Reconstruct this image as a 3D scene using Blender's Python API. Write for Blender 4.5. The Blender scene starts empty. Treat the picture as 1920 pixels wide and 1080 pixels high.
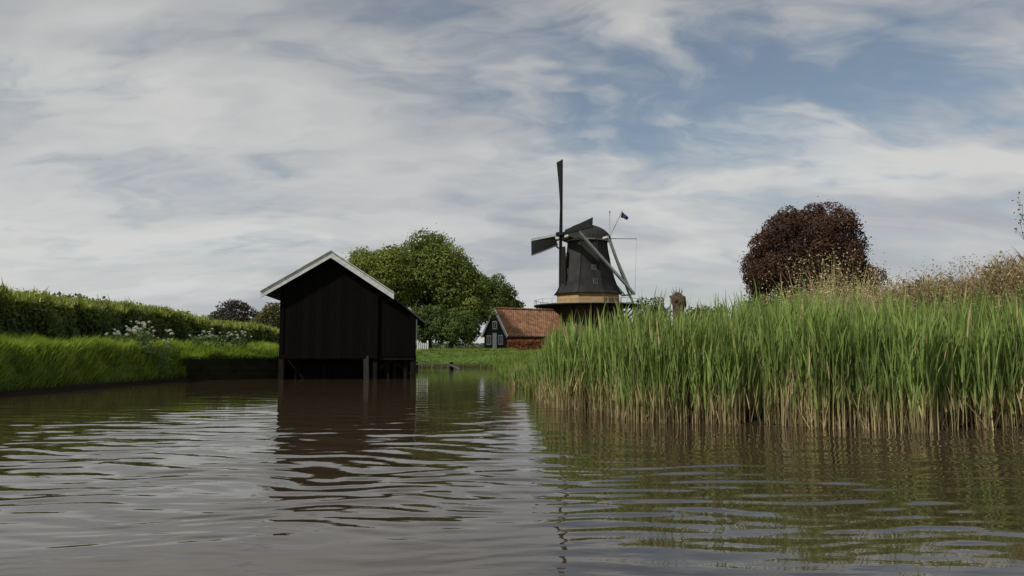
import bpy, math, random
import numpy as np
from mathutils import Vector
random.seed(7); rng = np.random.default_rng(7)
scene = bpy.context.scene
COL = scene.collection
R = math.radians

# ------------------------------------------------------------ helpers
def link(o, parent=None):
    COL.objects.link(o)
    if parent is not None:
        o.parent = parent
    return o

def tag(o, label, category, group=None, kind=None):
    o["label"] = label; o["category"] = category
    if group: o["group"] = group
    if kind: o["kind"] = kind

def empty(name, loc=(0, 0, 0)):
    e = bpy.data.objects.new(name, None); e.location = loc; e.empty_display_size = 0.3
    return link(e)

def fast_mesh(name, V, F, mat, col=None, smooth=False, parent=None):
    V = np.asarray(V, dtype=np.float32).reshape(-1, 3); F = np.asarray(F, dtype=np.int32)
    me = bpy.data.meshes.new(name)
    n, k = F.shape
    me.vertices.add(len(V)); me.vertices.foreach_set("co", V.ravel())
    me.loops.add(n * k); me.loops.foreach_set("vertex_index", F.ravel())
    me.polygons.add(n)
    me.polygons.foreach_set("loop_start", np.arange(0, n * k, k, dtype=np.int32))
    me.polygons.foreach_set("loop_total", np.full(n, k, dtype=np.int32))
    me.polygons.foreach_set("use_smooth", np.full(n, smooth, dtype=bool))
    if col is not None:
        a = me.color_attributes.new("Col", 'FLOAT_COLOR', 'POINT')
        c = np.ones((len(V), 4), dtype=np.float32); c[:, :3] = col
        a.data.foreach_set("color", c.ravel())
    me.update(); me.validate()
    me.materials.append(mat)
    o = link(bpy.data.objects.new(name, me), parent)
    if parent is not None: o.matrix_parent_inverse = parent.matrix_basis.inverted()
    return o

class MB:
    """small mesh builder"""
    def __init__(s): s.v = []; s.f = []; s.m = []
    def add(s, vs, fs, m=0):
        b = len(s.v); s.v += [tuple(p) for p in vs]
        for f in fs: s.f.append([b + i for i in f]); s.m.append(m)
    def hexa(s, c8, m=0):
        s.add(c8, [(0, 3, 2, 1), (4, 5, 6, 7), (0, 1, 5, 4), (1, 2, 6, 5), (2, 3, 7, 6), (3, 0, 4, 7)], m)
    def boxf(s, O, U, W, u0, u1, w0, w1, z0, z1, m=0):
        P = lambda u, w, z: (O[0] + U[0]*u + W[0]*w, O[1] + U[1]*u + W[1]*w, z)
        s.hexa([P(u0, w0, z0), P(u1, w0, z0), P(u1, w1, z0), P(u0, w1, z0),
                P(u0, w0, z1), P(u1, w0, z1), P(u1, w1, z1), P(u0, w1, z1)], m)
    def box(s, x0, x1, y0, y1, z0, z1, m=0):
        s.boxf((0, 0), (1, 0), (0, 1), x0, x1, y0, y1, z0, z1, m)
    def beam(s, a, b, w, h, up=(0, 0, 1), m=0, w2=None, h2=None):
        a = Vector(a); b = Vector(b); d = (b - a).normalized(); up = Vector(up)
        if abs(d.dot(up)) > 0.98: up = Vector((1, 0, 0))
        r = d.cross(up).normalized(); u = r.cross(d)
        w2 = w2 or w; h2 = h2 or h
        c = []
        for p, ww, hh in ((a, w, h), (b, w2, h2)):
            c += [p - r*ww/2 - u*hh/2, p + r*ww/2 - u*hh/2, p + r*ww/2 + u*hh/2, p - r*ww/2 + u*hh/2]
        s.hexa(c, m)
    def tube(s, pts, rad, n=8, m=0, wob=0.0):
        pts = [Vector(p) for p in pts]; b = len(s.v)
        for i, p in enumerate(pts):
            d = (pts[min(i+1, len(pts)-1)] - pts[max(i-1, 0)]).normalized()
            ref = Vector((1, 0, 0)) if abs(d.x) < .8 else Vector((0, 1, 0))
            r = d.cross(ref).normalized(); u = r.cross(d)
            for k in range(n):
                a = 2*math.pi*k/n; rr = rad[i]*(1 + wob*random.uniform(-1, 1))
                s.v.append(tuple(p + r*math.cos(a)*rr + u*math.sin(a)*rr))
        for i in range(len(pts)-1):
            for k in range(n):
                s.f.append([b+i*n+k, b+i*n+(k+1) % n, b+(i+1)*n+(k+1) % n, b+(i+1)*n+k]); s.m.append(m)
        s.f.append([b+k for k in range(n)][::-1]); s.m.append(m)
        s.f.append([b+(len(pts)-1)*n+k for k in range(n)]); s.m.append(m)
    def ring(s, c, zr, n=16, m=0, a0=0.0, cap=True):
        b = len(s.v)
        for z, r in zr:
            for k in range(n):
                a = a0 + 2*math.pi*k/n
                s.v.append((c[0] + r*math.cos(a), c[1] + r*math.sin(a), z))
        for i in range(len(zr)-1):
            for k in range(n):
                s.f.append([b+i*n+k, b+i*n+(k+1) % n, b+(i+1)*n+(k+1) % n, b+(i+1)*n+k]); s.m.append(m)
        if cap:
            s.f.append([b+k for k in range(n)][::-1]); s.m.append(m)
            s.f.append([b+(len(zr)-1)*n+k for k in range(n)]); s.m.append(m)
    def obj(s, name, mats, parent=None, smooth=False, bevel=0.0):
        me = bpy.data.meshes.new(name); me.from_pydata(s.v, [], s.f)
        if not isinstance(mats, (list, tuple)): mats = [mats]
        for mt in mats: me.materials.append(mt)
        for p, mi in zip(me.polygons, s.m): p.material_index = mi; p.use_smooth = smooth
        me.update()
        o = link(bpy.data.objects.new(name, me), parent)
        if parent is not None: o.matrix_parent_inverse = parent.matrix_basis.inverted()
        if bevel:
            bm = o.modifiers.new("bevel", 'BEVEL'); bm.width = bevel; bm.segments = 2; bm.limit_method = 'ANGLE'
        return o

# ------------------------------------------------------------ materials
def nt(mat):
    mat.use_nodes = True; t = mat.node_tree; t.nodes.clear(); return t, t.nodes, t.links

def surf(name, c1, c2, scale=4.0, rough=0.8, stretch=(1, 1, 1), bump=0.3, bdist=0.02, detail=6, c3=None, planks=None, spec=0.3):
    m = bpy.data.materials.new(name); t, N, L = nt(m)
    out = N.new('ShaderNodeOutputMaterial'); b = N.new('ShaderNodeBsdfPrincipled')
    tc = N.new('ShaderNodeTexCoord'); mp = N.new('ShaderNodeMapping'); mp.inputs['Scale'].default_value = stretch
    no = N.new('ShaderNodeTexNoise'); no.inputs['Scale'].default_value = scale; no.inputs['Detail'].default_value = detail
    no.inputs['Roughness'].default_value = 0.65
    cr = N.new('ShaderNodeValToRGB'); cr.color_ramp.elements[0].position = .32; cr.color_ramp.elements[1].position = .68
    cr.color_ramp.elements[0].color = (*c1, 1); cr.color_ramp.elements[1].color = (*c2, 1)
    L.new(tc.outputs['Object'], mp.inputs['Vector']); L.new(mp.outputs[0], no.inputs['Vector']); L.new(no.outputs['Fac'], cr.inputs[0])
    col = cr.outputs[0]
    if c3:
        n2 = N.new('ShaderNodeTexNoise'); n2.inputs['Scale'].default_value = scale*0.17; n2.inputs['Detail'].default_value = 4
        L.new(tc.outputs['Object'], n2.inputs['Vector'])
        r2 = N.new('ShaderNodeMapRange'); r2.inputs[1].default_value = .45; r2.inputs[2].default_value = .65
        L.new(n2.outputs['Fac'], r2.inputs[0])
        mx = N.new('ShaderNodeMix'); mx.data_type = 'RGBA'; mx.inputs['B'].default_value = (*c3, 1)
        L.new(r2.outputs[0], mx.inputs['Factor']); L.new(col, mx.inputs['A']); col = mx.outputs['Result']
    bp = N.new('ShaderNodeBump'); bp.inputs['Strength'].default_value = bump; bp.inputs['Distance'].default_value = bdist
    h = no.outputs['Fac']
    if planks:      # (axis vector, width)
        dt = N.new('ShaderNodeVectorMath'); dt.operation = 'DOT_PRODUCT'; dt.inputs[1].default_value = planks[0]
        L.new(tc.outputs['Object'], dt.inputs[0])
        dv = N.new('ShaderNodeMath'); dv.operation = 'DIVIDE'; dv.inputs[1].default_value = planks[1]; L.new(dt.outputs['Value'], dv.inputs[0])
        fr = N.new('ShaderNodeMath'); fr.operation = 'FRACT'; L.new(dv.outputs[0], fr.inputs[0])
        fl = N.new('ShaderNodeMath'); fl.operation = 'FLOOR'; L.new(dv.outputs[0], fl.inputs[0])
        wn = N.new('ShaderNodeTexWhiteNoise'); wn.noise_dimensions = '1D'; L.new(fl.outputs[0], wn.inputs['W'])
        ga = N.new('ShaderNodeMapRange'); ga.inputs[1].default_value = 0; ga.inputs[2].default_value = .1; L.new(fr.outputs[0], ga.inputs[0])
        ga.inputs[3].default_value = .55
        vr = N.new('ShaderNodeMapRange'); vr.inputs[3].default_value = .82; vr.inputs[4].default_value = 1.18; L.new(wn.outputs[0], vr.inputs[0])
        mu = N.new('ShaderNodeMath'); mu.operation = 'MULTIPLY'; L.new(ga.outputs[0], mu.inputs[0]); L.new(vr.outputs[0], mu.inputs[1])
        vs = N.new('ShaderNodeVectorMath'); vs.operation = 'SCALE'; L.new(col, vs.inputs[0]); L.new(mu.outputs[0], vs.inputs['Scale']); col = vs.outputs[0]
        ad = N.new('ShaderNodeMath'); ad.operation = 'ADD'; L.new(ga.outputs[0], ad.inputs[0]); L.new(no.outputs['Fac'], ad.inputs[1]); h = ad.outputs[0]
    L.new(h, bp.inputs['Height'])
    L.new(col, b.inputs['Base Color']); L.new(bp.outputs[0], b.inputs['Normal'])
    b.inputs['Roughness'].default_value = rough; b.inputs['Specular IOR Level'].default_value = spec
    L.new(b.outputs[0], out.inputs[0])
    return m

def leafmat(name, trans=0.35, rough=0.6, tcol=(1.3, 1.4, .6), spec=.25):
    m = bpy.data.materials.new(name); t, N, L = nt(m)
    out = N.new('ShaderNodeOutputMaterial'); b = N.new('ShaderNodeBsdfPrincipled')
    at = N.new('ShaderNodeAttribute'); at.attribute_name = "Col"
    no = N.new('ShaderNodeTexNoise'); no.inputs['Scale'].default_value = 1.3; no.inputs['Detail'].default_value = 3
    tc = N.new('ShaderNodeTexCoord'); L.new(tc.outputs['Object'], no.inputs['Vector'])
    mr = N.new('ShaderNodeMapRange'); mr.inputs[1].default_value = .3; mr.inputs[2].default_value = .7; mr.inputs[3].default_value = .75; mr.inputs[4].default_value = 1.25
    L.new(no.outputs['Fac'], mr.inputs[0])
    sc = N.new('ShaderNodeVectorMath'); sc.operation = 'SCALE'; L.new(at.outputs['Color'], sc.inputs[0]); L.new(mr.outputs[0], sc.inputs['Scale'])
    L.new(sc.outputs[0], b.inputs['Base Color']); b.inputs['Roughness'].default_value = rough; b.inputs['Specular IOR Level'].default_value = spec
    tr = N.new('ShaderNodeBsdfTranslucent')
    tm = N.new('ShaderNodeVectorMath'); tm.operation = 'MULTIPLY'; tm.inputs[1].default_value = tcol; L.new(sc.outputs[0], tm.inputs[0]); L.new(tm.outputs[0], tr.inputs['Color'])
    mx = N.new('ShaderNodeMixShader'); mx.inputs[0].default_value = trans
    L.new(b.outputs[0], mx.inputs[1]); L.new(tr.outputs[0], mx.inputs[2]); L.new(mx.outputs[0], out.inputs[0])
    return m

M_leaf = leafmat("foliage_green"); M_red = leafmat("foliage_copper", .25, .7, (1.3, .75, .65), .12); M_reed = leafmat("reed_blades", .38, .6, (1.2, 1.3, .65), .15)
M_grass = leafmat("grass_blades", .35, .65, spec=.15); M_flower = leafmat("umbel_flowers", .3, .8, (1, 1, 1))
M_bark = surf("bark", (.03, .024, .018), (.09, .075, .055), 6, .9, (1, 1, .25), .8, .05)
M_black = surf("tarred_boards", (.0045, .0038, .0034), (.0065, .0057, .005), 5, .9, (6, 6, .5), .12, .003, planks=((0.992, 0.127, 0), .21), spec=.03)
M_blackroof = surf("dark_roof_sheets", (.02, .02, .02), (.05, .05, .048), 7, .75, bump=.4)
M_white = surf("weathered_white_paint", (.36, .37, .36), (.60, .61, .59), 9, .55, (1, 1, 1), .15, .005)
M_whiteh = surf("white_paint", (.6, .61, .6), (.8, .8, .78), 5, .5, bump=.1)
M_post = surf("wet_timber", (.005, .0045, .004), (.014, .012, .010), 5, .85, (5, 5, .6), .6, .02, spec=.08)
M_postlight = surf("grey_timber", (.016, .014, .012), (.045, .04, .034), 5, .8, (5, 5, .6), .6, .02, spec=.1)
M_revet = surf("old_revetment_planks", (.006, .0055, .004), (.018, .016, .011), 4, .9, (1, 1, 1), .6, .03, c3=(.016, .020, .008), spec=.05)
M_mill = surf("tarred_mill_body", (.006, .006, .0065), (.020, .020, .021), 2.2, .7, (2.5, 2.5, .4), .5, .05, c3=(.030, .029, .029), spec=.2)
M_cap = surf("mill_cap_felt", (.014, .014, .014), (.036, .036, .034), 3, .8, bump=.4, spec=.15)
M_ochre = surf("ochre_paint", (.24, .15, .06), (.37, .245, .10), 3, .8, bump=.2)
M_greywood = surf("grey_painted_beam", (.20, .21, .21), (.38, .39, .38), 3, .7, bump=.2)
M_pale = surf("pale_painted_brace", (.36, .37, .36), (.55, .56, .54), 3, .7, bump=.2)
M_dgrey = surf("dark_frame_paint", (.06, .06, .06), (.12, .12, .12), 3, .7, bump=.2)
M_sail = surf("sail_boards", (.008, .008, .009), (.020, .020, .021), 3, .85, bump=.3, spec=.1)
M_brick = surf("old_brick", (.05, .026, .019), (.12, .062, .045), 9, .9, bump=.4)
M_darkwood = surf("black_house_boards", (.010, .010, .010), (.025, .024, .022), 5, .8, bump=.3, planks=((-.43, .9, 0), .25))
M_glass = surf("dark_window_glass", (.01, .012, .014), (.03, .034, .038), 3, .15, bump=.02, spec=.6)
M_flag = surf("blue_flag_cloth", (.012, .018, .045), (.024, .035, .075), 3, .8, bump=.2)
M_deck = surf("deck_timber", (.04, .037, .032), (.10, .093, .083), 5, .8, bump=.4)

def tilemat():
    m = bpy.data.materials.new("clay_roof_tiles"); t, N, L = nt(m)
    out = N.new('ShaderNodeOutputMaterial'); b = N.new('ShaderNodeBsdfPrincipled')
    tc = N.new('ShaderNodeTexCoord')
    no = N.new('ShaderNodeTexNoise'); no.inputs['Scale'].default_value = 1.8; no.inputs['Detail'].default_value = 10; no.inputs['Roughness'].default_value = .85
    cr = N.new('ShaderNodeValToRGB'); e = cr.color_ramp.elements
    e[0].position = .38; e[0].color = (.06, .036, .024, 1); e[1].position = .63; e[1].color = (.36, .19, .095, 1)
    k = e.new(.5); k.color = (.20, .092, .048, 1)
    L.new(tc.outputs['Object'], no.inputs['Vector']); L.new(no.outputs['Fac'], cr.inputs[0])
    w = N.new('ShaderNodeTexWave'); w.bands_direction = 'X'; w.inputs['Scale'].default_value = 1.3; w.inputs['Distortion'].default_value = .3
    w2 = N.new('ShaderNodeTexWave'); w2.bands_direction = 'Z'; w2.inputs['Scale'].default_value = 1.1; w2.wave_profile = 'SAW'
    L.new(tc.outputs['Object'], w.inputs['Vector']); L.new(tc.outputs['Object'], w2.inputs['Vector'])
    ad = N.new('ShaderNodeMath'); L.new(w.outputs['Fac'], ad.inputs[0]); L.new(w2.outputs['Fac'], ad.inputs[1])
    bp = N.new('ShaderNodeBump'); bp.inputs['Strength'].default_value = .5; bp.inputs['Distance'].default_value = .05
    L.new(ad.outputs[0], bp.inputs['Height']); L.new(bp.outputs[0], b.inputs['Normal'])
    L.new(cr.outputs[0], b.inputs['Base Color']); b.inputs['Roughness'].default_value = .9
    L.new(b.outputs[0], out.inputs[0]); return m
M_tile = tilemat()

def groundmat():
    m = bpy.data.materials.new("meadow_and_mud"); t, N, L = nt(m)
    out = N.new('ShaderNodeOutputMaterial'); b = N.new('ShaderNodeBsdfPrincipled')
    g = N.new('ShaderNodeNewGeometry')
    n1 = N.new('ShaderNodeTexNoise'); n1.inputs['Scale'].default_value = 1.6; n1.inputs['Detail'].default_value = 10; n1.inputs['Roughness'].default_value = .75
    L.new(g.outputs['Position'], n1.inputs['Vector'])
    cr = N.new('ShaderNodeValToRGB'); e = cr.color_ramp.elements
    e[0].position = .3; e[0].color = (.022, .04, .008, 1); e[1].position = .7; e[1].color = (.10, .15, .03, 1)
    L.new(n1.outputs['Fac'], cr.inputs[0])
    sp = N.new('ShaderNodeSeparateXYZ'); L.new(g.outputs['Position'], sp.inputs[0])
    mr = N.new('ShaderNodeMapRange'); mr.inputs[1].default_value = .08; mr.inputs[2].default_value = .3; L.new(sp.outputs['Z'], mr.inputs[0])
    mx = N.new('ShaderNodeMix'); mx.data_type = 'RGBA'; mx.inputs['A'].default_value = (.018, .014, .009, 1)
    L.new(mr.outputs[0], mx.inputs['Factor']); L.new(cr.outputs[0], mx.inputs['B'])
    bp = N.new('ShaderNodeBump'); bp.inputs['Strength'].default_value = .8; bp.inputs['Distance'].default_value = .08; L.new(n1.outputs['Fac'], bp.inputs['Height'])
    L.new(mx.outputs['Result'], b.inputs['Base Color']); L.new(bp.outputs[0], b.inputs['Normal']); b.inputs['Roughness'].default_value = .95
    b.inputs['Specular IOR Level'].default_value = .1
    L.new(b.outputs[0], out.inputs[0]); return m
M_ground = groundmat()

def watermat():
    m = bpy.data.materials.new("murky_water"); t, N, L = nt(m)
    out = N.new('ShaderNodeOutputMaterial'); b = N.new('ShaderNodeBsdfPrincipled')
    b.inputs['Base Color'].default_value = (.034, .024, .014, 1); b.inputs['Roughness'].default_value = .012
    b.inputs['IOR'].default_value = 1.47
    g = N.new('ShaderNodeNewGeometry'); mp = N.new('ShaderNodeMapping'); mp.inputs['Scale'].default_value = (.6, 1.6, 1)
    n1 = N.new('ShaderNodeTexNoise'); n1.inputs['Scale'].default_value = 3.2; n1.inputs['Detail'].default_value = 3
    L.new(g.outputs['Position'], mp.inputs[0]); L.new(mp.outputs[0], n1.inputs['Vector'])
    bp = N.new('ShaderNodeBump'); bp.inputs['Strength'].default_value = .14; bp.inputs['Distance'].default_value = .025
    L.new(n1.outputs['Fac'], bp.inputs['Height']); L.new(bp.outputs[0], b.inputs['Normal'])
    L.new(b.outputs[0], out.inputs[0]); return m
M_water = watermat()

# ------------------------------------------------------------ terrain + water
POLY = np.array([(-10.8, -30), (12, -30), (11, 0), (9.5, 6), (8.2, 8.9), (6.6, 9.5), (3.8, 9.8), (1.9, 10.9), (.83, 12.9), (.48, 16.7),
                 (.2, 22), (-.3, 28), (-.5, 33), (-.6, 38), (-1.7, 41), (-4, 41.5), (-5, 39.8), (-6.5, 35), (-8, 29), (-7.9, 26.2), (-10.3, 24.3),
                 (-10.8, 20), (-10.9, 15.8), (-11, 5)], dtype=float)
def sdist(x, y):
    x = np.asarray(x, float); y = np.asarray(y, float)
    d = np.full(x.shape, 1e9); ins = np.zeros(x.shape, bool)
    n = len(POLY)
    for i in range(n):
        ax, ay = POLY[i]; bx, by = POLY[(i+1) % n]
        ex, ey = bx-ax, by-ay
        t = np.clip(((x-ax)*ex + (y-ay)*ey)/(ex*ex+ey*ey), 0, 1)
        d = np.minimum(d, np.hypot(x-ax-ex*t, y-ay-ey*t))
        c = ((ay > y) != (by > y))
        with np.errstate(divide='ignore', invalid='ignore'):
            xi = ax + (y-ay)*ex/(ey if ey != 0 else 1e-9)
        ins ^= c & (x < xi)
    return np.where(ins, -d, d)
def sstep(t): t = np.clip(t, 0, 1); return t*t*(3-2*t)
def gz(x, y):
    x = np.asarray(x, float); y = np.asarray(y, float)
    d = sdist(x, y)
    left = sstep((-6.0 - x)/1.5)
    w = 3.4*(1-left) + .6*left
    top = np.where(x > 0.3, .80, .92)
    top = top + .10*sstep((-9-x)/3)*sstep((30-y)/8) + .03*np.sin(x*.9+1)*np.cos(y*.7)
    return np.where(d > 0, top*sstep(d/w), -.6*sstep(-d/1.2))
def axis(segs):
    a = []
    for s, e, st in segs: a += list(np.arange(s, e, st))
    a.append(segs[-1][1]); return np.array(a)
def grid(name, xs, ys, zf, mat, smooth=True):
    X, Y = np.meshgrid(xs, ys); Z = zf(X, Y)
    V = np.stack([X, Y, Z], -1).reshape(-1, 3)
    nx, ny = len(xs), len(ys)
    i, j = np.meshgrid(np.arange(nx-1), np.arange(ny-1))
    a = (j*nx+i).ravel()
    F = np.stack([a, a+1, a+1+nx, a+nx], -1)
    return fast_mesh(name, V, F, mat, smooth=smooth)
gx = axis([(-2500, -300, 200), (-300, -60, 20), (-60, -18, 2), (-18, 14, .25), (14, 60, 2), (60, 300, 20), (300, 2500, 200)])
gy = axis([(-1500, -40, 100), (-40, 4, 2), (4, 46, .25), (46, 110, 3), (110, 400, 20), (400, 3000, 200)])
ground = grid("ground", gx, gy, gz, M_ground); tag(ground, "grassy banks and flat meadow around a creek", "ground", kind="structure")

wv = []
for k in range(52):
    lam = [.15, .18, .21, .25, .29, .34, .4, .48, .58, .72][k % 10] * random.uniform(.9, 1.1)
    ang = random.gauss(0, 13)*math.pi/180
    wv.append((lam, ang, random.uniform(0, 6.28), random.uniform(.006, .0105)))
def lown(X, Y, sx, sy, seed):
    out = np.zeros(X.shape); r = np.random.default_rng(seed)
    for k in range(7):
        fx, fy, ph = r.normal(0, 1/sx), r.normal(0, 1/sy), r.uniform(0, 6.28)
        out += np.sin(X*fx + Y*fy + ph)
    return out/2.6
def wz(X, Y):
    wx = X + .26*lown(X, Y, .7, .9, 1); wy = Y + .22*lown(X, Y, .75, .9, 2)
    Z = np.zeros(X.shape)
    for i, (lam, ang, ph, sl) in enumerate(wv):
        k = 2*math.pi/lam
        env = np.clip(.40 + .95*lown(X, Y, .75, .6, 20+i), 0, 2.2)
        near = np.exp(-((np.log(Y.clip(1, 60)/ (lam*19)))/.85)**2)   # short ripples near, longer ones further off
        Z += sl/k*1.35*near*np.sin(k*(wx*math.sin(ang) + wy*math.cos(ang)) + ph)*env
    amp = np.interp(Y, [0, 3.0, 3.8, 4.6, 6, 9, 12, 16, 24, 40], [.12, .13, .35, .9, 1.35, 1.25, .8, .42, .25, .1])
    amp = amp*np.clip(1+.45*lown(X, Y, 2.2, 1.6, 99), .35, 1.6)
    Z = Z*amp
    for lam, ang, ph, sl in ((1.1, .5, 1, .007), (1.5, -.35, 3, .008), (.8, .15, 5, .006), (2.2, .9, 2, .006), (.6, -.6, 4, .004)):
        k = 2*math.pi/lam; Z += sl/k*np.sin(k*(wx*math.sin(ang)+wy*math.cos(ang))+ph)*np.interp(Y, [0, 6, 14, 20], [1, .6, .25, .08])
    return Z
wx_ = axis([(-14, -9, .4), (-9, 9, .045), (9, 14, .4)])
wy_ = axis([(-34, 1, 1.0), (1, 12, .02), (12, 26, .06), (26, 46, .25)])
water = grid("water", wx_, wy_, wz, M_water); tag(water, "brown rippled creek water", "water", kind="structure")

# ------------------------------------------------------------ vegetation builders
def unit(a): return a/np.maximum(np.linalg.norm(a, axis=-1, keepdims=True), 1e-9)
def leaves(C, Nrm, size):
    n = len(C); s = np.asarray(size).reshape(-1, 1)*np.ones((n, 1))
    r = unit(rng.normal(size=(n, 3))); u = unit(np.cross(Nrm, r)); v = np.cross(Nrm, u)
    V = np.stack([C-u*s*.5, C-v*s*.32+Nrm*s*.06, C+u*s*.5, C+v*s*.32+Nrm*s*.06], 1)
    F = np.arange(n*4).reshape(n, 4)
    return V.reshape(-1, 3), F
def blades(P, H, W, lean, curve, seg=3, az=None, faceaz=None):
    n = len(P)
    if az is None: az = rng.uniform(0, 2*np.pi, n)
    if faceaz is None: faceaz = rng.uniform(0, 2*np.pi, n)
    wdir = np.stack([np.cos(faceaz), np.sin(faceaz), np.zeros(n)], -1)
    out = np.stack([np.cos(az), np.sin(az)], -1)
    p = P.copy(); rows = []; prof = [.7, 1, .8, .45, .06] if seg == 4 else ([.8, 1, .6, .06] if seg == 3 else [1, .7, .06])
    for i in range(seg+1):
        w = (W*prof[i]*.5)[:, None]
        rows.append(p-wdir*w); rows.append(p+wdir*w)
        th = lean + curve*(i/seg); st = H/seg
        p = p + np.concatenate([out*(np.sin(th)*st)[:, None], (np.cos(th)*st)[:, None]], -1)
    V = np.stack(rows, 1); k = 2*(seg+1)
    base = (np.arange(n)*k)[:, None]
    F = np.concatenate([base + np.array([[2*i, 2*i+1, 2*i+3, 2*i+2]]) for i in range(seg)], 0)
    return V.reshape(-1, 3), F, k
def merge(parts):
    Vs, Fs, Cs, o = [], [], [], 0
    for V, F, C in parts: Vs.append(V); Fs.append(F+o); Cs.append(C); o += len(V)
    return np.concatenate(Vs), np.concatenate(Fs), np.concatenate(Cs)

def tree(name, base, ellips, nleaf, size, cA, cB, mat, trunk_r=.4, K=26, seed=1, lob=(.24, .42), jit=.3, label="", cat="tree", fr=(.5, .82), core=.62, ex=.09):
    global rng
    rng = np.random.default_rng(seed); random.seed(seed)
    e = empty(name, base); tag(e, label, cat)
    bx, by, bz = base
    tb = MB()
    main = ellips[0]
    top = Vector((main[0], main[1], main[2]+main[5]*.2))
    b0 = Vector(base)
    tb.tube([b0-Vector((0, 0, .3)), b0+Vector((0, 0, .5)), b0.lerp(top, .4), top], [trunk_r*1.35, trunk_r, trunk_r*.75, trunk_r*.3], 9, wob=.08)
    L = []
    for (cx, cy, cz, rx, ry, rz) in ellips:
        kk = int(K*max(.3, (rx*rz)/(main[3]*main[5])))
        for i in range(kk):
            zf_ = 1 - 1.45*(i+.5)/kk; ph = i*2.39996 + rng.uniform(-.3, .3)
            q = math.sqrt(max(0, 1-zf_*zf_)); d = np.array([q*math.cos(ph), q*math.sin(ph), zf_])
            f = rng.uniform(*fr)
            c = np.array([cx, cy, cz]) + d*f*np.array([rx, ry, rz])
            r = rng.uniform(*lob)*min(rx, rz)
            L.append((c, r, rng.uniform(0, 1)))
        L.append((np.array([cx, cy, cz]), min(rx, rz)*core, .2))
    for (c, r, _) in L[::3]:
        s = b0.lerp(top, rng.uniform(.35, .8)); cc = Vector(c)
        mid = s.lerp(cc, .5) + Vector((0, 0, r*.25))
        tb.tube([s, mid, cc], [trunk_r*.3, trunk_r*.17, trunk_r*.05], 5)
    w = np.array([l[1]**2 for l in L]); w /= w.sum()
    idx = rng.choice(len(L), nleaf, p=w)
    Cc = np.array([l[0] for l in L])[idx]; rr = np.array([l[1] for l in L])[idx]; tone = np.array([l[2] for l in L])[idx]
    d = unit(rng.normal(size=(nleaf, 3)))
    rad = rr*(1 - np.abs(rng.normal(0, jit, nleaf))*.6 + rng.exponential(ex, nleaf))
    P = Cc + d*rad[:, None]*np.array([1, 1, .85])
    P[:, 2] = np.maximum(P[:, 2], bz+.3)
    Nn = unit(d*.9 + rng.normal(0, .55, (nleaf, 3)) + np.array([0, 0, .25]))
    V, F = leaves(P, Nn, size*rng.uniform(.6, 1.35, nleaf))
    t = np.clip(tone*.55 + rng.uniform(0, .4, nleaf), 0, 1)[:, None]
    c = np.array(cA)*(1-t) + np.array(cB)*t
    tb.obj("trunk", M_bark, e, smooth=True)
    fast_mesh("crown", V, F, mat, np.repeat(c, 4, 0), parent=e)
    return e

YG = ((.080, .108, .020), (.215, .235, .048)); DG = ((.042, .066, .019), (.11, .145, .038))
tree("broadleaf_tree", (-13.2, 74, .9), [(-13.2, 74, 6.8, 4.7, 4.4, 5.0), (-15.2, 73, 5.2, 2.8, 3, 4.2)], 44000, .25, *YG, M_leaf, .45, 50, 3, lob=(.17, .32), ex=.14, label="broad fresh green tree standing behind the black boathouse")
tree("broadleaf_tree.001", (-8.6, 76, .9), [(-8.8, 76, 7.8, 4.8, 4.4, 5.3), (-5.6, 75.5, 6.9, 3.3, 3, 4.2), (-4.6, 75, 4.6, 2.9, 3, 3.4)], 62000, .25, (.068, .098, .019), (.185, .21, .043), M_leaf, .5, 56, 5, lob=(.17, .32), ex=.14, label="tallest rounded green tree above the boathouse roof")
tree("broadleaf_tree.002", (-2.2, 88, .9), [(-2.2, 88, 6.0, 3.3, 3, 4.1), (-4.6, 87, 6.9, 3.0, 2.5, 4.2), (.1, 88, 4.7, 1.8, 2, 3.5)], 38000, .25, (.046, .072, .019), (.13, .165, .040), M_leaf, .35, 40, 8, lob=(.18, .32), ex=.14, label="darker green trees beside the tiled farmhouse")
tree("broadleaf_tree.003", (-5.8, 71, .9), [(-5.2, 71, 2.6, 2.5, 2.2, 2.3), (-8.0, 71.5, 3.0, 3.0, 2.2, 2.4)], 24000, .20, *DG, M_leaf, .25, 40, 9, lob=(.16, .3), label="low dark green shrub-like tree under taller trees")
tree("copper_beech", (28.2, 70, .9), [(27.9, 70, 9.0, 5.8, 5.4, 5.9), (31.3, 70, 5.6, 4.1, 4.0, 4.4), (25.2, 70, 6.4, 3.4, 3.5, 4.4)], 110000, .21, (.034, .020, .015), (.105, .058, .040), M_red, .6, 90, 12, lob=(.14, .24), fr=(.62, .87), core=.72, label="rounded dark red copper beech behind the reeds")
tree("dark_tree", (-44, 120, .9), [(-44.6, 120, 6.0, 3.4, 3, 3.6), (-41.4, 121, 5.0, 2.5, 2, 3.0), (-47.2, 121, 4.2, 2.2, 2, 2.6)], 6000, .34, (.034, .034, .030), (.080, .074, .060), M_red, .35, 20, 14, lob=(.16, .3), core=.45, label="dark grey green tree beyond the clipped hedge")
tree("olive_tree", (-33.5, 105, .9), [(-33.5, 105, 4.6, 2.8, 2.5, 3.0)], 5000, .36, (.06, .06, .028), (.13, .12, .05), M_leaf, .3, 18, 15, label="small olive brown tree next to the boathouse roof")
tree("field_tree", (-52, 130, .9), [(-52, 130, 4.4, 3.4, 3, 3.0), (-56.5, 131, 4.0, 2.6, 2, 2.6)], 6500, .4, (.05, .065, .03), (.11, .135, .06), M_leaf, .3, 20, 16, label="distant pale green field tree beyond the hedge")
rng = np.random.default_rng(44)

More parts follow.
